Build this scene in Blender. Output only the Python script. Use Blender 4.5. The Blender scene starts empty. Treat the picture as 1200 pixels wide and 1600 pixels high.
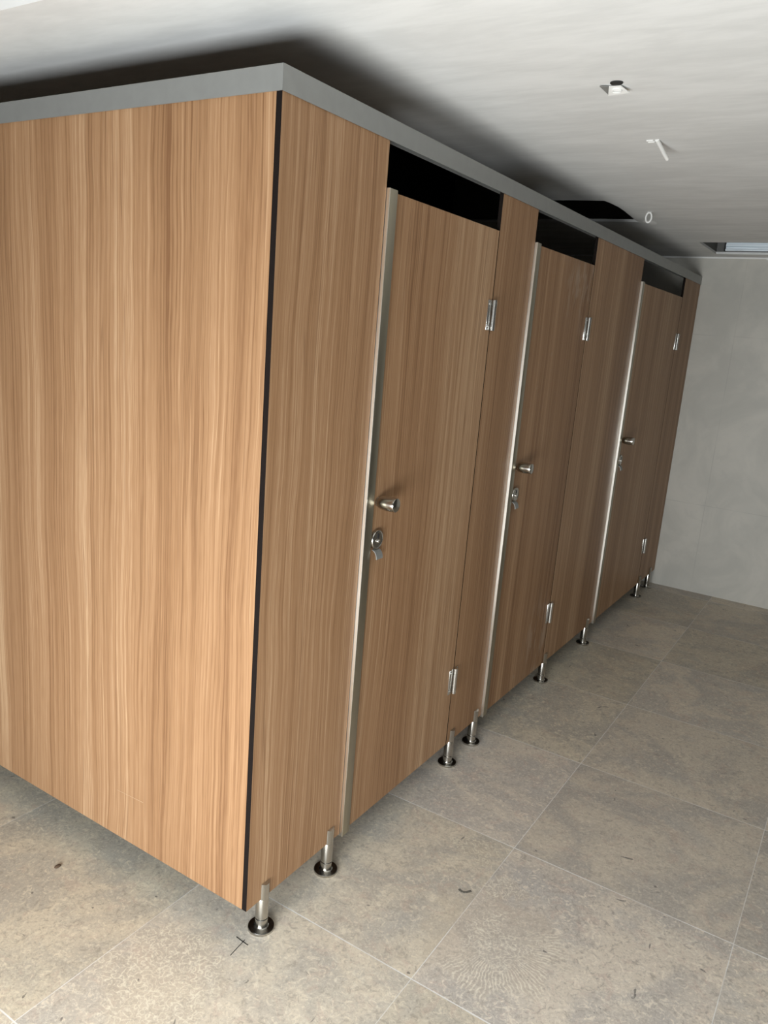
import bpy, bmesh, math, random
from mathutils import Vector, Matrix
random.seed(7)
SC = bpy.context.scene
C = SC.collection
PI = math.pi

# ---------------------------------------------------------------- camera, light, exposure
cam_d = bpy.data.cameras.new('camera')
cam = bpy.data.objects.new('camera', cam_d); C.objects.link(cam)
cam_d.sensor_width = 36.0
cam_d.lens = 1216.6364 * 36.0 / 1600.0
cam_d.clip_start = 0.02
yaw, pitch, roll = math.radians(31.63672573), math.radians(77.03658892), math.radians(4.56428555)
cam.matrix_world = (Matrix.Translation((1.08581157, -1.26503483, 1.51243745)) @ Matrix.Rotation(yaw, 4, 'Z')
                    @ Matrix.Rotation(pitch, 4, 'X') @ Matrix.Rotation(roll, 4, 'Z'))
SC.camera = cam
SC.view_settings.view_transform = 'Standard'
SC.view_settings.look = 'None'
SC.view_settings.exposure = 0.36
SC.view_settings.gamma = 1.0
SC.view_settings.use_curve_mapping = False

world = bpy.data.worlds.new('sky'); SC.world = world
world.use_nodes = True
bgn = world.node_tree.nodes['Background']
bgn.inputs[0].default_value = (0.86, 0.93, 1.0, 1); bgn.inputs[1].default_value = 1.5

WX0, WX1, WZ0, WZ1, WY = -0.22, 1.62, 0.20, 1.00, -1.78     # the low window behind the photographer
ld = bpy.data.lights.new('window_daylight', 'AREA')
ld.shape = 'RECTANGLE'; ld.size = WX1 - WX0 - 0.06; ld.size_y = WZ1 - WZ0 - 0.06
ld.energy = 75.0; ld.color = (0.945, 0.985, 1.0)
lo = bpy.data.objects.new('window_daylight', ld); C.objects.link(lo)
lo.location = ((WX0 + WX1) / 2, WY + 0.0, (WZ0 + WZ1) / 2)
lo.rotation_euler = (PI / 2, 0, 0)          # shines towards +y

# ---------------------------------------------------------------- node helpers
class NT:
    def __init__(s, name):
        s.m = bpy.data.materials.new(name); s.m.use_nodes = True
        s.t = s.m.node_tree; s.b = s.t.nodes['Principled BSDF']
    def new(s, typ, **kw):
        n = s.t.nodes.new(typ)
        for k, v in kw.items(): setattr(n, k, v)
        return n
    def put(s, sock, v):
        if isinstance(v, bpy.types.NodeSocket): s.t.links.new(v, sock)
        elif v is not None: sock.default_value = v
    def math(s, op, a, b=None, c=None, clamp=False):
        n = s.new('ShaderNodeMath', operation=op, use_clamp=clamp)
        s.put(n.inputs[0], a); s.put(n.inputs[1], b)
        if c is not None: s.put(n.inputs[2], c)
        return n.outputs[0]
    def vec(s, x, y, z):
        n = s.new('ShaderNodeCombineXYZ')
        for i, v in enumerate((x, y, z)): s.put(n.inputs[i], v)
        return n.outputs[0]
    def sep(s, v):
        n = s.new('ShaderNodeSeparateXYZ'); s.put(n.inputs[0], v); return n.outputs
    def noise(s, v, scale=1.0, detail=2.0, rough=0.5, dist=0.0):
        n = s.new('ShaderNodeTexNoise'); s.put(n.inputs['Vector'], v)
        n.inputs['Scale'].default_value = scale; n.inputs['Detail'].default_value = detail
        n.inputs['Roughness'].default_value = rough; n.inputs['Distortion'].default_value = dist
        return n.outputs['Fac']
    def smooth(s, v, a, b, lo=0.0, hi=1.0):
        n = s.new('ShaderNodeMapRange', interpolation_type='SMOOTHSTEP')
        s.put(n.inputs[0], v)
        for i, q in enumerate((a, b, lo, hi)): n.inputs[i + 1].default_value = q
        return n.outputs[0]
    def mix(s, f, a, b, mode='MIX'):
        n = s.new('ShaderNodeMix', data_type='RGBA', blend_type=mode)
        s.put(n.inputs[0], f)
        for i, q in ((6, a), (7, b)):
            if isinstance(q, tuple): q = q + (1.0,) if len(q) == 3 else q
            s.put(n.inputs[i], q)
        return n.outputs[2]
    def ramp(s, f, stops):
        n = s.new('ShaderNodeValToRGB'); s.put(n.inputs[0], f)
        e = n.color_ramp.elements
        while len(e) < len(stops): e.new(0.5)
        for el, (p, c) in zip(e, stops): el.position = p; el.color = tuple(c) + (1.0,)
        return n.outputs[0]
    def obj(s): return s.new('ShaderNodeTexCoord').outputs['Object']
    def rnd(s): return s.new('ShaderNodeObjectInfo').outputs['Random']
    def bump(s, h, strength=0.2, dist=0.002):
        n = s.new('ShaderNodeBump'); s.put(n.inputs['Height'], h)
        n.inputs['Strength'].default_value = strength; n.inputs['Distance'].default_value = dist
        s.put(s.b.inputs['Normal'], n.outputs[0])
    def done(s, col=None, rough=0.5, metal=0.0, spec=None):
        s.put(s.b.inputs['Base Color'], col + (1.0,) if isinstance(col, tuple) else col)
        s.put(s.b.inputs['Roughness'], rough); s.b.inputs['Metallic'].default_value = metal
        if spec is not None: s.b.inputs['Specular IOR Level'].default_value = spec
        return s.m

def wood_mat(scuffs=False):
    n = NT('scuffed_oak_laminate' if scuffs else 'oak_laminate')
    x, y, z = n.sep(n.obj())
    r = n.math('MULTIPLY', n.rnd(), 41.0)
    u = n.math('ADD', n.math('ADD', x, y), r)
    wz = n.math('ADD', z, r)
    w1 = n.noise(n.vec(n.math('MULTIPLY', u, 4.0), 0.0, n.math('MULTIPLY', wz, 1.3)), 1.0, 2.0)
    w2 = n.noise(n.vec(n.math('MULTIPLY', u, 16.0), 3.0, n.math('MULTIPLY', wz, 3.5)), 1.0, 1.0)
    u2 = n.math('ADD', u, n.math('ADD', n.math('MULTIPLY', w1, 0.05), n.math('MULTIPLY', w2, 0.008)))
    def lay(fu, fz, det, seed):
        return n.noise(n.vec(n.math('MULTIPLY', u2, fu), seed, n.math('MULTIPLY', wz, fz)), 1.0, det)
    A, B, Cn, D = lay(8, 0.12, 1.0, 1.7), lay(38, 0.3, 2.0, 5.1), lay(210, 1.3, 2.0, 9.3), lay(700, 16, 1.0, 2.2)
    def c(v, k): return n.math('MULTIPLY', n.math('SUBTRACT', v, 0.5), k)
    t = n.math('ADD', n.math('ADD', c(A, 0.95), c(B, 0.55)), n.math('ADD', c(Cn, 0.95), c(D, 0.40)))
    t = n.math('ADD', t, 0.5)
    col = n.ramp(t, [(0.12, (0.200, 0.101, 0.049)), (0.38, (0.302, 0.168, 0.085)),
                     (0.62, (0.372, 0.218, 0.117)), (0.90, (0.522, 0.346, 0.207))])
    H = lay(58, 0.55, 1.0, 7.7)                      # long wandering hairlines of the grain
    hair = n.smooth(n.math('ABSOLUTE', n.math('SUBTRACT', n.math('FRACT', n.math('MULTIPLY', H, 7.0)), 0.5)), 0.12, 0.0)
    hair = n.math('MULTIPLY', hair, n.smooth(lay(11, 0.5, 1.0, 4.4), 0.42, 0.62, 0.12, 0.62))
    hair = n.math('MULTIPLY', hair, n.smooth(D, 0.3, 0.6, 0.5, 1.0))
    col = n.mix(hair, col, (0.190, 0.098, 0.048))
    if scuffs:                                       # dusty rubbed patches by the hinge side
        sm = n.noise(n.vec(n.math('MULTIPLY', y, 26.0), 0.0, n.math('MULTIPLY', z, 6.0)), 1.0, 3.0, 0.6, 0.6)
        lowm = n.math('MULTIPLY', n.smooth(z, 0.55, 0.25), n.smooth(y, -0.34, -0.12))
        topm = n.math('MULTIPLY', n.smooth(z, 1.55, 1.72), n.smooth(y, -0.40, -0.15))
        dots = n.smooth(n.noise(n.vec(n.math('MULTIPLY', y, 60.0), 2.0, n.math('MULTIPLY', z, 18.0)), 1.0, 1.0), 0.74, 0.80)
        k = n.math('MULTIPLY', n.smooth(sm, 0.47, 0.64), n.math('MAXIMUM', lowm, topm))
        k = n.math('MAXIMUM', n.math('MULTIPLY', k, 0.5), n.math('MULTIPLY', dots, 0.45))
        col = n.mix(k, col, (0.46, 0.36, 0.275))
    n.bump(n.math('ADD', Cn, n.math('MULTIPLY', D, 0.5)), 0.12, 0.0006)
    return n.done(col, n.smooth(D, 0.2, 0.8, 0.40, 0.50), 0.0, 0.20)

def floor_mat():
    n = NT('fossil_limestone_tiles')
    P = n.obj(); x, y, z = n.sep(P)
    tx = n.math('DIVIDE', n.math('SUBTRACT', x, 0.388), 0.632)
    ty = n.math('DIVIDE', n.math('SUBTRACT', y, 0.163), 0.6245)
    ix, iy = n.math('FLOOR', tx), n.math('FLOOR', ty)
    fx, fy = n.math('FRACT', tx), n.math('FRACT', ty)
    dx = n.math('MULTIPLY', n.math('MINIMUM', fx, n.math('SUBTRACT', 1.0, fx)), 0.632)
    dy = n.math('MULTIPLY', n.math('MINIMUM', fy, n.math('SUBTRACT', 1.0, fy)), 0.6245)
    wn = n.new('ShaderNodeTexWhiteNoise', noise_dimensions='2D'); n.put(wn.inputs['Vector'], n.vec(ix, iy, 0.0))
    rv = n.sep(wn.outputs['Color'])
    off = n.new('ShaderNodeVectorMath', operation='MULTIPLY_ADD')
    n.put(off.inputs[0], wn.outputs['Color']); off.inputs[1].default_value = (7, 9, 5); n.put(off.inputs[2], P)
    Q = off.outputs[0]
    big = n.noise(Q, 3.6, 5.0, 0.62, 0.9)
    med = n.noise(Q, 13.0, 5.0, 0.66, 1.6)
    fine = n.noise(Q, 48.0, 5.0, 0.68, 1.2)
    col = n.mix(n.smooth(big, 0.40, 0.60), (0.528, 0.481, 0.415), (0.704, 0.620, 0.498))
    col = n.mix(n.math('MULTIPLY', n.smooth(med, 0.52, 0.66), 0.55), col, (0.616, 0.492, 0.403))
    col = n.mix(n.math('MULTIPLY', n.smooth(n.noise(Q, 5.0, 2.0, 0.5, 0.4), 0.56, 0.7), 0.50), col, (0.528, 0.499, 0.451))
    # speckle and cream worm-like fossil lines
    col = n.mix(n.math('MULTIPLY', n.smooth(fine, 0.53, 0.66), n.math('ADD', 0.48, n.math('MULTIPLY', rv[0], 0.35))), col, (0.871, 0.778, 0.624))
    col = n.mix(n.math('MULTIPLY', n.smooth(fine, 0.47, 0.34), n.math('ADD', 0.40, n.math('MULTIPLY', rv[0], 0.35))), col, (0.377, 0.328, 0.271))
    def contour(v, w): return n.smooth(n.math('ABSOLUTE', n.math('SUBTRACT', v, 0.5)), w, 0.0)
    worm = n.math('MULTIPLY', contour(n.noise(Q, 60.0, 1.0, 0.5, 0.3), 0.05), n.smooth(n.noise(Q, 4.5, 2.0), 0.5, 0.62))
    col = n.mix(n.math('MULTIPLY', worm, n.math('MULTIPLY', rv[0], 0.45)), col, (0.871, 0.814, 0.661))
    # two brain-coral fossils: a maze in the middle, ribs fanning out from one of them
    for cx, cy, R, ribs in ((0.50, 0.40, 0.20, True), (-0.09, -0.19, 0.17, False), (0.30, 0.71, 0.07, False), (0.44, 0.60, 0.06, False)):
        px, py = n.math('SUBTRACT', x, cx), n.math('SUBTRACT', y, cy)
        rr = n.math('SQRT', n.math('ADD', n.math('MULTIPLY', px, px), n.math('MULTIPLY', py, py)))
        edge = n.math('ADD', rr, n.math('MULTIPLY', n.math('SUBTRACT', n.noise(P, 14.0, 2.0), 0.5), 0.22))
        maze = contour(n.noise(P, 78.0, 0.0, 0.5, 0.4), 0.10)
        if ribs:
            th = n.math('ARCTAN2', py, px)
            s = n.math('SINE', n.math('ADD', n.math('MULTIPLY', th, 92.0), n.math('MULTIPLY', n.noise(P, 26.0, 2.0), 17.0)))
            rib = n.math('MULTIPLY', n.smooth(s, 0.0, 0.9), n.smooth(n.math('ADD', n.math('MULTIPLY', px, 0.8), n.math('MULTIPLY', py, -0.6)), -0.02, 0.05))
            f = n.smooth(edge, 0.07, 0.11)
            maze = n.math('ADD', n.math('MULTIPLY', rib, f), n.math('MULTIPLY', maze, n.math('SUBTRACT', 1.0, f)))
        k = n.smooth(edge, R, R * 0.75)
        col = n.mix(n.math('MULTIPLY', k, 0.5), col, (0.566, 0.486, 0.384))
        col = n.mix(n.math('MULTIPLY', n.math('MULTIPLY', maze, k), n.smooth(fine, 0.35, 0.6, 0.25, 0.75)), col, (0.871, 0.814, 0.661))
    # dark pits
    pit = n.smooth(n.noise(Q, 26.0, 2.0, 0.5, 0.8), 0.725, 0.76)
    col = n.mix(n.math('MULTIPLY', pit, 0.75), col, (0.13, 0.12, 0.11))
    fleck = n.noise(Q, 130.0, 3.0, 0.7, 0.8)
    col = n.mix(n.math('MULTIPLY', n.smooth(fleck, 0.54, 0.64), 0.40), col, (0.85, 0.79, 0.66))
    col = n.mix(n.math('MULTIPLY', n.smooth(fleck, 0.45, 0.35), 0.36), col, (0.36, 0.32, 0.27))
    # tone of each tile
    tone = n.math('ADD', 0.90, n.math('MULTIPLY', rv[1], 0.20))
    tv = n.vec(tone, tone, n.math('MULTIPLY', tone, n.math('ADD', 0.96, n.math('MULTIPLY', rv[2], 0.08))))
    col = n.mix(1.0, col, tv, 'MULTIPLY')
    # thin pale joints
    ed = n.math('MINIMUM', n.math('ADD', dx, 0.0007), dy)
    wob = n.math('ADD', ed, n.math('MULTIPLY', n.math('SUBTRACT', n.noise(P, 60.0, 2.0), 0.5), 0.0012))
    g = n.smooth(wob, 0.0024, 0.0010)
    gs = n.math('MULTIPLY', g, n.smooth(n.noise(P, 6.0, 2.0), 0.3, 0.6, 0.45, 1.0))
    col = n.mix(gs, col, (0.871, 0.849, 0.818))
    n.bump(n.math('SUBTRACT', n.math('MULTIPLY', fine, 0.4), g), 0.15, 0.001)
    return n.done(col, n.smooth(med, 0.3, 0.7, 0.38, 0.55), 0.0, 0.4)

def plaster_mat(name, a, b, sx=1.0, sy=3.0, rough=0.75):
    n = NT(name)
    x, y, z = n.sep(n.obj())
    v = n.vec(n.math('MULTIPLY', x, sx), n.math('MULTIPLY', y, sy), z)
    f = n.noise(v, 2.2, 4.0, 0.6, 0.4)
    f2 = n.noise(v, 9.0, 4.0, 0.65)
    t = n.math('ADD', n.math('MULTIPLY', f, 0.7), n.math('MULTIPLY', f2, 0.3))
    n.bump(f2, 0.12, 0.004)
    return n.done(n.mix(n.smooth(t, 0.35, 0.65), a, b), rough, 0.0, 0.3)

def wall_tile_mat():
    n = NT('grey_stone_wall_tiles')
    P = n.obj(); x, y, z = n.sep(P)
    h = n.math('ADD', x, y)
    def line(v, o, step, w):
        t = n.math('FRACT', n.math('DIVIDE', n.math('SUBTRACT', v, o), step))
        d = n.math('MULTIPLY', n.math('MINIMUM', t, n.math('SUBTRACT', 1.0, t)), step)
        return n.smooth(d, w, w * 0.4)
    v4 = 4.031
    g = n.math('MAXIMUM', line(n.math('SUBTRACT', h, v4), 0.247, 0.632, 0.0028), line(z, 0.583, 1.069, 0.0028))
    g = n.math('MULTIPLY', g, n.smooth(n.noise(P, 5.0, 2.0), 0.35, 0.6, 0.15, 0.6))
    f = n.noise(P, 3.0, 5.0, 0.6, 0.8)
    col = n.mix(n.smooth(f, 0.35, 0.68), (0.53, 0.52, 0.475), (0.62, 0.60, 0.545))
    col = n.mix(n.math('MULTIPLY', n.smooth(n.noise(P, 9.0, 4.0, 0.6, 1.0), 0.55, 0.72), 0.35), col, (0.50, 0.49, 0.455))
    col = n.mix(g, col, (0.45, 0.44, 0.41))
    n.bump(n.math('SUBTRACT', 0.0, g), 0.2, 0.001)
    return n.done(col, 0.5, 0.0, 0.35)

def metal_mat(name, col, rough, stretch=(1, 1, 1), amp=0.08):
    n = NT(name)
    x, y, z = n.sep(n.obj())
    v = n.vec(n.math('MULTIPLY', x, stretch[0]), n.math('MULTIPLY', y, stretch[1]), n.math('MULTIPLY', z, stretch[2]))
    f = n.noise(v, 40.0, 3.0)
    return n.done(col, n.smooth(f, 0.2, 0.8, rough - amp, rough + amp), 1.0)

def plain(name, col, rough=0.6, metal=0.0, spec=0.4):
    n = NT(name)
    f = n.noise(n.obj(), 30.0, 2.0)
    k = n.mix(f, tuple(c * 0.92 for c in col), tuple(min(1, c * 1.08) for c in col))
    return n.done(k, rough, metal, spec)

M_WOOD = wood_mat()
M_WOOD2 = wood_mat(True)
M_CORE = plain('black_core_edge', (0.012, 0.009, 0.008), 0.8, 0.0, 0.05)
M_FLOOR = floor_mat()
M_CEIL = plaster_mat('skimmed_ceiling_plaster', (0.70, 0.705, 0.695), (0.80, 0.805, 0.795), 1.0, 3.5)
M_WHITE = plaster_mat('white_board', (0.86, 0.86, 0.85), (0.90, 0.90, 0.89))
M_WALL = wall_tile_mat()
M_WALL2 = plain('bounce_dark_wall', (0.10, 0.099, 0.095), 0.7)  # walls out of view, coloured dark to cut bounced light
M_SLAB = plain('raw_concrete', (0.16, 0.16, 0.155), 0.9)
M_STEEL = metal_mat('brushed_stainless_steel', (0.50, 0.48, 0.44), 0.22, (1, 1, 0.1), 0.05)
M_CHROME = metal_mat('satin_chrome', (0.66, 0.65, 0.62), 0.25, (1, 1, 0.1), 0.04)
M_STRIP = metal_mat('darkened_aluminium', (0.42, 0.385, 0.30), 0.40, (1, 1, 0.05))  # darkened tone: shade put into the front face of the edge strip
M_LIT_SIDE = metal_mat('aluminium_lit_side', (0.93, 0.90, 0.82), 0.34, (1, 1, 0.05))  # same strip's window-facing side, its glare put into a brighter colour
M_RAIL = plain('grey_anodised_aluminium', (0.295, 0.30, 0.29), 0.42, 0.35)
M_GALV = metal_mat('galvanised_steel', (0.86, 0.93, 0.98), 0.45, (0.2, 1, 1))
M_PLAST = plain('white_plastic', (0.86, 0.86, 0.84), 0.4)
M_DARK = plain('dark_slot', (0.02, 0.02, 0.02), 0.5)
M_INK = plain('dark_ink', (0.05, 0.045, 0.04), 0.7)

# ---------------------------------------------------------------- mesh helpers
def link(name, bm, mats, parent=None, smooth=None, loc=(0, 0, 0)):
    bmesh.ops.recalc_face_normals(bm, faces=bm.faces[:])
    me = bpy.data.meshes.new(name); bm.to_mesh(me); bm.free()
    if not isinstance(mats, (list, tuple)): mats = [mats]
    for m in mats: me.materials.append(m)
    if smooth is not None:
        me.shade_smooth(); me.set_sharp_from_angle(angle=math.radians(smooth))
    o = bpy.data.objects.new(name, me); C.objects.link(o)
    o.location = loc
    if parent: o.parent = parent
    return o
def box(bm, x0, x1, y0, y1, z0, z1, bev=0.0, seg=2):
    r = bmesh.ops.create_cube(bm, size=1.0)
    vs = r['verts']
    for v in vs:
        v.co = Vector((x0 + (v.co.x + 0.5) * (x1 - x0), y0 + (v.co.y + 0.5) * (y1 - y0), z0 + (v.co.z + 0.5) * (z1 - z0)))
    if bev:
        es = list({e for v in vs for e in v.link_edges})
        bmesh.ops.bevel(bm, geom=es, offset=bev, segments=seg, affect='EDGES', profile=0.5)
def lathe(bm, prof, axis='Z', n=40, org=(0, 0, 0)):
    org = Vector(org); rings = []
    def P(r, h, a):
        c, s = r * math.cos(a), r * math.sin(a)
        return org + (Vector((c, s, h)) if axis == 'Z' else Vector((h, c, s)))
    for r, h in prof:
        if r < 1e-6: rings.append([bm.verts.new(P(0, h, 0))])
        else: rings.append([bm.verts.new(P(r, h, 2 * PI * i / n)) for i in range(n)])
    for a, b in zip(rings, rings[1:]):
        for i in range(n):
            j = (i + 1) % n
            if len(a) == 1 and len(b) == 1: continue
            if len(a) == 1: bm.faces.new((a[0], b[i], b[j]))
            elif len(b) == 1: bm.faces.new((a[i], b[0], a[j]))
            else: bm.faces.new((a[i], b[i], b[j], a[j]))
def tube(bm, pts, r, n=10, closed=False):
    pts = [Vector(p) for p in pts]; rings = []; N = len(pts)
    up = None
    for i, p in enumerate(pts):
        if closed: t = (pts[(i + 1) % N] - pts[i - 1]).normalized()
        else: t = (pts[min(i + 1, N - 1)] - pts[max(i - 1, 0)]).normalized()
        if up is None: up = t.orthogonal().normalized()
        up = (up - t * up.dot(t)).normalized(); s = t.cross(up)
        rings.append([bm.verts.new(p + r * (math.cos(2 * PI * k / n) * up + math.sin(2 * PI * k / n) * s)) for k in range(n)])
    rng = range(N) if closed else range(N - 1)
    for i in rng:
        a, b = rings[i], rings[(i + 1) % N]
        for k in range(n): bm.faces.new((a[k], b[k], b[(k + 1) % n], a[(k + 1) % n]))
    if not closed:
        bm.faces.new(rings[0]); bm.faces.new(rings[-1])
def extrude_poly(bm, ring0, ring1):
    a = [bm.verts.new(p) for p in ring0]; b = [bm.verts.new(p) for p in ring1]
    n = len(a)
    bm.faces.new(a); bm.faces.new(b)
    for i in range(n): bm.faces.new((a[i], a[(i + 1) % n], b[(i + 1) % n], b[i]))
def empty(name, loc, label, cat, group=None):
    o = bpy.data.objects.new(name, None); C.objects.link(o); o.location = loc; o.empty_display_size = 0.1
    return tag(o, label, cat, group)
def tag(o, label, cat, group=None):
    o['label'] = label; o['category'] = cat
    if group: o['group'] = group
    return o
def struct(o): o['kind'] = 'structure'; return o

# ---------------------------------------------------------------- the room
L, ZC = 4.031, 2.1197
X0, X1, Y0, ZS = -1.80, 2.25, -1.80, 2.62
bm = bmesh.new(); box(bm, X0, X1, Y0, L, -0.12, 0.0); struct(link('floor', bm, M_FLOOR))
bm = bmesh.new(); box(bm, X0 - 0.12, X1 + 0.12, L, L + 0.12, -0.12, ZS); struct(link('wall_far', bm, M_WALL))
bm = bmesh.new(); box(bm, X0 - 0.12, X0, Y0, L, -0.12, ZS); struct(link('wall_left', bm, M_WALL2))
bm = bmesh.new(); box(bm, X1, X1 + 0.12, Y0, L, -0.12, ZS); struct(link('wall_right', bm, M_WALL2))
bm = bmesh.new()
yb0, yb1 = Y0 - 0.12, Y0
box(bm, X0 - 0.12, WX0, yb0, yb1, -0.12, ZS); box(bm, WX1, X1 + 0.12, yb0, yb1, -0.12, ZS)
box(bm, WX0, WX1, yb0, yb1, -0.12, WZ0); box(bm, WX0, WX1, yb0, yb1, WZ1, ZS)
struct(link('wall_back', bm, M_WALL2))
bm = bmesh.new()
for a in ((WX0, WX0 + 0.03, WZ0, WZ1), (WX1 - 0.03, WX1, WZ0, WZ1), (WX0 + 0.03, WX1 - 0.03, WZ0, WZ0 + 0.03), (WX0 + 0.03, WX1 - 0.03, WZ1 - 0.03, WZ1)):
    box(bm, a[0], a[1], Y0 - 0.08, Y0 - 0.03, a[2], a[3])
struct(link('window_1', bm, M_STRIP))

# skimmed ceiling with its torn opening and its light recess
def hole_ring(): 
    return [(-1.00, 0.85), (-0.46, 0.85), (-0.42, 1.0), (-0.40, 2.05), (-0.34, 2.096), (-0.17, 2.112), (-0.049, 2.138), (-0.040, 2.20), (-0.034, 2.29), (-0.036, 2.38),
            (-0.044, 2.50), (-0.052, 2.60), (-0.055, 2.692), (-0.20, 2.675), (-0.40, 2.655), (-1.00, 2.665)]
RX0, RX1, RY0, RY1 = 0.088, 1.75, 3.385, 3.888
bm = bmesh.new()
YC = -0.160                                   # the lowered ceiling stops here, short of the window
loops = [[(X0, YC), (X1, YC), (X1, L), (X0, L)], hole_ring(), [(RX0, RY0), (RX1, RY0), (RX1, RY1), (RX0, RY1)]]
es = []
for lp in loops:
    vs = [bm.verts.new((a, b, ZC)) for a, b in lp]
    es += [bm.edges.new((vs[i], vs[(i + 1) % len(vs)])) for i in range(len(vs))]
bmesh.ops.triangle_fill(bm, use_beauty=True, use_dissolve=False, edges=es)
r = bmesh.ops.extrude_face_region(bm, geom=bm.faces[:])
bmesh.ops.translate(bm, vec=(0, 0, 0.0125), verts=[g for g in r['geom'] if isinstance(g, bmesh.types.BMVert)])
struct(link('ceiling', bm, M_CEIL))
bm = bmesh.new(); box(bm, X0 - 0.12, X1 + 0.12, Y0 - 0.12, L + 0.12, ZS, ZS + 0.1); struct(link('ceiling_slab', bm, M_SLAB))
bm = bmesh.new(); box(bm, 0.35, X1, L - 0.007, L, ZC - 0.014, ZC - 0.0005, 0.001)
box(bm, X0, 0.35, L - 0.006, L, ZC - 0.010, ZC - 0.0005, 0.001); struct(link('trim_1', bm, M_WHITE))
bm = bmesh.new(); box(bm, X0, X1, YC, YC + 0.0125, ZC + 0.0127, ZS - 0.001); box(bm, X0, X1, YC - 0.001, YC - 0.0002, ZC, ZS - 0.001)
struct(link('trim_2', bm, M_WHITE))
bm = bmesh.new(); box(bm, X0, X1, Y0, YC - 0.0015, ZS - 0.02, ZS - 0.001); struct(link('trim_4', bm, M_WHITE))
bm = bmesh.new()
box(bm, RX0 - 0.014, RX0 - 0.001, RY0 - 0.02, RY1 + 0.02, ZC + 0.0127, ZC + 0.19)
box(bm, RX0 - 0.001, RX1 + 0.014, RY1 + 0.004, RY1 + 0.018, ZC + 0.0127, ZC + 0.19)
struct(link('trim_3', bm, M_SLAB))

# ---------------------------------------------------------------- cubicle run
ZB, ZT, ZR, TH = 0.0945, 1.9516, 2.0, 0.013
def panel(name, x0, x1, y0, y1, z0, z1, parent, faces='X', mat=None):
    bm = bmesh.new(); box(bm, x0, x1, y0, y1, z0, z1, 0.0008, 1)
    ax = 0 if faces == 'X' else 1
    for f in bm.faces:
        f.normal_update(); f.material_index = 0 if abs(f.normal[ax]) > 0.9 else 1
    return link(name, bm, [mat or M_WOOD, M_CORE], parent)

# end panel facing the window
t = tag(panel('side_panel', X0 + 0.002, -TH - 0.0005, 0.0, TH, ZB, ZR - 0.006, None, 'Y'),
        'large oak-effect end panel of the toilet cubicles, brightest and facing left', 'panel')
bm = bmesh.new()
for a, b in (((-0.480, 0.236), (-0.375, 0.2405)),):
    (xa, za), (xb, zb) = a, b
    extrude_poly(bm, [(xa, -0.0004, za), (xb, -0.0004, zb), (xb, -0.0004, zb + 0.0010), (xa, -0.0004, za + 0.0005)],
                 [(xa, -0.0001, za), (xb, -0.0001, zb), (xb, -0.0001, zb + 0.0010), (xa, -0.0001, za + 0.0005)])
s = link('scratch', bm, plain('pale_scratch', (0.52, 0.37, 0.235), 0.6), t); s['label'] = 'pale scratch near the bottom'

# feet
def post_bm():
    bm = bmesh.new(); R, cx = 0.0165, -0.0065
    lathe(bm, [(0.0, 0.0335), (0.0152, 0.0335), (0.0165, 0.0352), (R, ZB - 0.002), (R - 0.0006, ZB - 0.0008), (0, ZB - 0.0008)], 'Z', 40, (cx, 0, 0))
    for sg in (1, -1):
        d = 0.0072; a0 = math.acos(d / R); n = 14; base = []; top = []
        for i in range(n + 1):
            a = -a0 + 2 * a0 * i / n
            px, py = R * math.cos(a), R * math.sin(a)
            k = (px - d) / (R - d); e = (py / (R * math.sin(a0))) ** 2
            base.append(Vector((cx + sg * px, py, ZB - 0.001)))
            top.append(Vector((cx + sg * px, py, 0.1455 - 0.009 * k - 0.006 * e * e)))
        extrude_poly(bm, base, top)
    return bm
def flange_bm():
    bm = bmesh.new()
    lathe(bm, [(0, 0.0), (0.0335, 0.0), (0.0342, 0.001), (0.0342, 0.0068), (0.0330, 0.0082), (0.0195, 0.0086), (0.0172, 0.0105),
               (0.0166, 0.0135), (0.0166, 0.0318), (0.0155, 0.0330), (0, 0.0330)], 'Z', 44, (-0.0065, 0, 0))
    return bm
post0 = flange0 = None
def foot(parent, y):
    global post0, flange0
    if post0 is None:
        post0 = link('foot', post_bm(), M_STEEL, parent, 35); flange0 = link('flange', flange_bm(), M_STEEL, post0, 35)
        p = post0
    else:
        p = post0.copy(); C.objects.link(p); p.parent = parent
        f = flange0.copy(); C.objects.link(f); f.parent = p
    p.location = (0, y, 0)

pil = [(0.0, 0.3925, (0.0685, 0.3453), 'wide oak-effect front panel at the near corner, left of the nearest door'),
       (1.0452, 1.3307, (1.0838, 1.2788), 'narrow oak-effect front panel between the nearest and the middle cubicle door'),
       (1.9782, 2.691, (2.0032, 2.6013), 'broad brown front panel between the middle and the farthest cubicle door'),
       (3.6078, L - 0.001, (3.6362, 3.8973), 'narrow dark brown front panel beside the grey far wall')]
for y0, y1, fy, lab in pil:
    p = empty('pilaster', (0, y0, 0), lab, 'panel', 'front panels of the cubicles')
    panel('panel', -TH, 0, 0, y1 - y0, ZB, ZR - 0.006, p)
    for y in fy: foot(p, y - y0)

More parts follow.
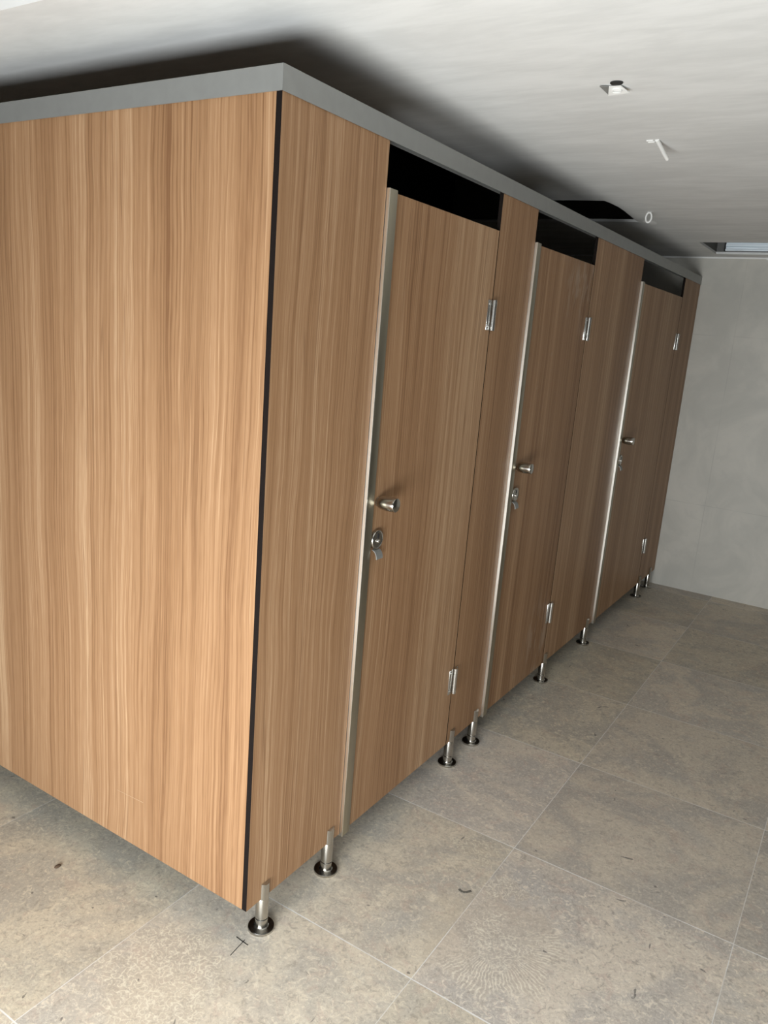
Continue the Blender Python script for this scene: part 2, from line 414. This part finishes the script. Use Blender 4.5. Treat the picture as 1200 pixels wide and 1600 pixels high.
# doors
def knob_bm():
    bm = bmesh.new()
    lathe(bm, [(0, 0.0002), (0.0125, 0.0002), (0.0125, 0.002), (0.0115, 0.0025), (0.0115, 0.0040), (0.0125, 0.0045), (0.0148, 0.0070), (0.0172, 0.0125),
               (0.0191, 0.022), (0.0200, 0.034), (0.0199, 0.049), (0.0190, 0.0585), (0.0184, 0.0600), (0.0174, 0.0606), (0, 0.0606)], 'X', 44)
    return bm
def lock_bm():
    bm = bmesh.new()
    lathe(bm, [(0, 0.0002), (0.0262, 0.0002), (0.0270, 0.001), (0.0270, 0.0085), (0.0255, 0.0108), (0.0225, 0.0116), (0.0215, 0.0108), (0, 0.0108)], 'X', 44)
    return bm
def slot_bm():
    bm = bmesh.new(); box(bm, 0.0110, 0.0122, -0.0035, 0.0045, 0.004, 0.017, 0.0004, 1); return bm
def pin_bm():
    bm = bmesh.new()
    lathe(bm, [(0, 0.0110), (0.0052, 0.0110), (0.0050, 0.0142), (0.0034, 0.0160), (0, 0.0166)], 'X', 20, (0, 0, -0.0035)); return bm
def turn_bm():
    bm = bmesh.new(); n = 10
    for_out, for_in = [], []
    for i in range(n + 1):
        a = PI / 2 * (1 - i / n)
        for_out.append((0.003 + 0.0175 * math.cos(a), -0.0520 + 0.025 * math.sin(a)))
        for_in.append((0.003 + 0.0152 * math.cos(a), -0.0520 + 0.0227 * math.sin(a)))
    prof = for_out + for_in[::-1]
    extrude_poly(bm, [(x, -0.014, z) for x, z in prof], [(x, 0.016, z) for x, z in prof]); return bm
def leaf_bm(sg):
    bm = bmesh.new()
    a, b = (-0.033, -0.0075) if sg < 0 else (0.0075, 0.026)
    box(bm, 0.0003, 0.0034, a, b, -0.046, 0.046, 0.0008, 2)
    return bm
def screw_bm():
    bm = bmesh.new()
    for y in (-0.022, ):
        for z in (-0.034, 0.034): lathe(bm, [(0, 0.0035), (0.0046, 0.0035), (0.0038, 0.0050), (0.0012, 0.0056), (0.0008, 0.0044), (0, 0.0044)], 'X', 16, (0, y, z))
    return bm
def barrel_bm():
    bm = bmesh.new(); r = 0.0078
    lathe(bm, [(0, -0.0475), (r * 0.8, -0.0475), (r, -0.0465), (r, -0.0285), (r - .0012, -0.0280), (r - .0012, -0.0274), (r - .0004, -0.0270), (r - .0004, 0.0270), (r - .0012, 0.0274),
               (r - .0012, 0.0280), (r, 0.0285), (r, 0.0465), (r * 0.8, 0.0475), (0, 0.0475)], 'Z', 28, (0.0086, 0, 0))
    return bm
proto = {}
def part(key, fn, mat, parent, loc=(0, 0, 0), smooth=35, name=None):
    if key not in proto:
        o = link(name or key, fn(), mat, parent, smooth); proto[key] = o
    else:
        o = proto[key].copy(); C.objects.link(o); o.parent = parent
    o.location = loc
    return o
doors = [(0.3925, 1.0431, 'nearest oak-effect cubicle door, with the largest knob and round lock'),
         (1.3307, 1.9760, 'middle brown cubicle door, between the narrow and the broad front panels'),
         (2.6910, 3.6055, 'farthest and darkest cubicle door, wide, near the grey far wall')]
for i, (y0, y1, lab) in enumerate(doors):
    d = empty('cubicle_door', (0, y1, 0), lab, 'door', 'cubicle doors')
    w = y1 - y0
    panel('panel', -TH, 0, -w + 0.0034, -0.0010, ZB, 1.8435, d, 'X', M_WOOD2 if i == 1 else None)
    bm = bmesh.new()
    box(bm, 0.0004, 0.0092, -w + 0.0030, -w + 0.0375, 0.0885, 1.8475, 0.0007, 2)
    e = link('edge_strip', bm, M_STRIP, d, 30); e['label'] = 'metal strip along the opening edge, shade put into its face colour'
    bm = bmesh.new()
    box(bm, -TH, 0.0096, -w + 0.0010, -w + 0.0029, 0.0885, 1.8478, 0.0004, 1)
    e = link('lit_edge', bm, M_LIT_SIDE, d, 30); e['label'] = 'side of the metal strip, window glare put into its colour'
    part('knob', knob_bm, M_STEEL, d, (0, -w + 0.0675, 1.0705))
    lk = part('lock', lock_bm, M_STEEL, d, (0, -w + 0.0675, 0.9665))
    part('slot', slot_bm, M_DARK, lk); part('spindle', pin_bm, M_CHROME, lk); part('thumb_turn', turn_bm, M_RAIL, lk)
    for z in (1.590, 0.345):
        h = part('hinge', barrel_bm, M_CHROME, d, (0, 0, z))
        part('door_leaf', lambda: leaf_bm(-1), M_CHROME, h, name='leaf'); part('frame_leaf', lambda: leaf_bm(1), M_CHROME, h, name='leaf')
        part('screw', screw_bm, M_CHROME, h)

# head rails: U channels mitred at the corner
prof = [(0.003, ZT), (0.003, ZR - 0.0012), (0.0018, ZR), (-0.018, ZR), (-0.018, ZT), (-0.016, ZT), (-0.016, ZR - 0.003), (0.0008, ZR - 0.003), (0.0008, ZT)]
bm = bmesh.new(); extrude_poly(bm, [(d, -d + 0.0002, z) for d, z in prof], [(d, L - 0.001, z) for d, z in prof])
tag(link('head_rail', bm, M_RAIL), 'long grey metal rail running along the top of the cubicle doors', 'rail', 'top rails')
bm = bmesh.new(); extrude_poly(bm, [(d - 0.0002, -d, z) for d, z in prof], [(X0 + 0.001, -d, z) for d, z in prof])
tag(link('head_rail', bm, M_RAIL), 'short grey metal rail along the top of the bright end panel', 'rail', 'top rails')

# unseen partitions inside the run, added to keep the stalls dark
for y, lab in ((1.185, 'unseen, added oak-effect partition inside the run behind the narrow front panel next to the nearest door'),
               (2.335, 'unseen, added oak-effect partition inside the run behind the broad front panel between the farther doors')):
    p = empty('partition', (0, y, 0), lab, 'panel')
    panel('panel', X0 + 0.003, -0.022, -TH / 2, TH / 2, ZB + 0.02, 1.80, p, 'Y')
    bm = bmesh.new(); box(bm, X0 + 0.003, -0.0225, -0.011, 0.011, 1.801, 1.822, 0.001, 1); link('top_rail', bm, M_RAIL, p)

# ---------------------------------------------------------------- bits on the ceiling
t = empty('bent_bracket', (0.415, 0.70, ZC), 'small bent white tab with a dark disc painted as its hole, nearest of the marks on the ceiling', 'bracket')
bm = bmesh.new()
def sheet(bm, pts, th=0.0012):
    a = [Vector(p) for p in pts]; n = (a[1] - a[0]).cross(a[2] - a[0]).normalized() * th
    extrude_poly(bm, a, [p + n for p in a])
sheet(bm, [(-0.022, 0.036, -0.010), (0.032, 0.027, -0.010), (0.020, -0.006, -0.003), (-0.008, -0.008, -0.003)])
link('tab', bm, M_PLAST, t)
bm = bmesh.new(); sheet(bm, [(-0.020, 0.033, -0.009), (-0.009, -0.010, -0.003), (-0.028, -0.016, -0.003)]); link('folded_corner', bm, M_RAIL, t)  # corner of the white tab, shade of its tilt painted grey
bm = bmesh.new(); tube(bm, [(0.006 + 0.011 * math.cos(a), 0.010 + 0.008 * math.sin(a), -0.009 - 0.0022 * math.sin(a)) for a in [2 * PI * k / 20 for k in range(20)]], 0.0018, 6, True)
link('eyelet', bm, M_PLAST, t, 60)
bm = bmesh.new(); lathe(bm, [(0, -0.0045), (0.0105, -0.0045), (0.0125, -0.0030), (0.0125, -0.0002), (0, -0.0002)], 'Z', 24, (0.014, -0.022, 0))
for v in bm.verts: v.co.x = 0.014 + (v.co.x - 0.014) * 1.2
o = link('hole_disc', bm, M_DARK, t, 40); o['label'] = 'dark disc painted for the shade of a hole beside the tab'  # no hole cut: near-black disc paints the shade inside one

t = empty('ceiling_pin', (0.393, 1.208, ZC), 'thin white pin hanging aslant from the ceiling, beyond the bent white tab', 'pin')
bm = bmesh.new(); tube(bm, [(0, 0, -0.0003), (0.0075, 0.064, -0.0230), (0.012, 0.094, -0.0335)], 0.0062, 12); link('rod', bm, M_PLAST, t, 50)
bm = bmesh.new(); box(bm, -0.030, -0.010, -0.004, 0.003, -0.004, -0.0003, 0.0006, 1); box(bm, -0.030, -0.010, 0.014, 0.021, -0.004, -0.0003, 0.0006, 1)
link('plug', bm, M_PLAST, t)

t = empty('ceiling_ring', (0.066, 2.418, ZC), 'small white oval ring hanging from the ceiling beside the torn hole', 'ring')
bm = bmesh.new()
tube(bm, [(0.0125 * math.cos(a), 0.0, -0.0235 + 0.0205 * math.sin(a)) for a in [2 * PI * k / 32 for k in range(32)]], 0.0040, 10, True)
link('ring', bm, M_PLAST, t, 60)
bm = bmesh.new(); lathe(bm, [(0, -0.0035), (0.007, -0.003), (0.011, -0.0015), (0.0125, -0.0002), (0, -0.0002)], 'Z', 24)
link('base', bm, M_CEIL, t, 50)
bm = bmesh.new(); lathe(bm, [(0, -0.003), (0.014, -0.0026), (0.024, -0.0012), (0.030, -0.0002), (0, -0.0002)], 'Z', 18)
for v in bm.verts: v.co.x *= 1 + 0.15 * math.sin(5 * v.co.y * 60); v.co.y *= 2.2
tag(link('plaster_dab', bm, M_WHITE, None, 40, (-0.004, 2.705, ZC)), 'pale plaster dab on the ceiling just beyond the white ring', 'plaster')

bm = bmesh.new()
cp = [(0, 0.0), (0, 0.008), (0.010, 0.010), (0.010, 0.020), (0.0, 0.024), (0.0, 0.034), (0.008, 0.037), (0.008, 0.043), (0.002, 0.046), (0.002, 0.049),
      (0.030, 0.049), (0.030, 0.047), (0.022, 0.0)]
extrude_poly(bm, [(RX0 + 0.055, RY1 - 0.036 + a, ZC + 0.016 + b) for a, b in cp], [(RX1 - 0.02, RY1 - 0.036 + a, ZC + 0.016 + b) for a, b in cp])
t = tag(link('metal_channel', bm, M_GALV), 'bluish ribbed metal channel inside the ceiling recess by the far wall', 'metal channel')
bm = bmesh.new(); box(bm, RX0 + 0.047, RX0 + 0.054, RY1 - 0.040, RY1 + 0.0, ZC + 0.013, ZC + 0.084, 0.001, 1); link('end_cap', bm, M_DARK, t)
bm = bmesh.new(); lathe(bm, [(0, -0.004), (0.007, -0.004), (0.007, 0.003), (0, 0.003)], 'Z', 14)
for v in bm.verts: v.co = Vector((v.co.x, v.co.z, v.co.y))
o = link('screw', bm, M_PLAST, t, 40); o.location = (0.40, RY1 - 0.040, ZC + 0.026)

# ---------------------------------------------------------------- marks and crumbs on the floor
bm = bmesh.new()
def ribbon(bm, pts, w, z=0.0003):
    for (a, b) in zip(pts, pts[1:]):
        a, b = Vector((a[0], a[1], z)), Vector((b[0], b[1], z)); s = Vector((-(b - a).y, (b - a).x, 0)).normalized() * w / 2
        extrude_poly(bm, [a - s, b - s, b + s, a + s], [v + Vector((0, 0, 0.0003)) for v in (a - s, b - s, b + s, a + s)])
ribbon(bm, [(-0.034, 0.0065), (-0.012, 0.0045), (0.008, 0.0035)], 0.0024)
ribbon(bm, [(-0.004, -0.047), (-0.007, -0.020), (-0.010, 0.012)], 0.0020)
tag(link('cross_mark', bm, M_INK), 'thin dark cross mark on the floor in front of the corner foot', 'mark')
bm = bmesh.new()
bmesh.ops.create_icosphere(bm, subdivisions=2, radius=0.007)
for v in bm.verts: v.co = Vector((v.co.x * 0.8, v.co.y * 1.3, v.co.z * 0.5)) * (1 + 0.25 * random.random())
tag(link('crumb', bm, plain('brown_crumb', (0.10, 0.065, 0.04), 0.9), None, 60, (-0.596, -0.106, 0.0036)), 'small brown crumb on the floor in front of the bright end panel', 'debris')
bm = bmesh.new()
ribbon(bm, [(0.336, 0.517), (0.343, 0.513), (0.350, 0.513), (0.356, 0.516), (0.362, 0.523), (0.367, 0.532)], 0.008, 0.0001)
tag(link('dark_vein', bm, plain('dark_vein', (0.16, 0.15, 0.13), 0.7)), 'short dark vein in the floor tile in front of the nearest door', 'mark')
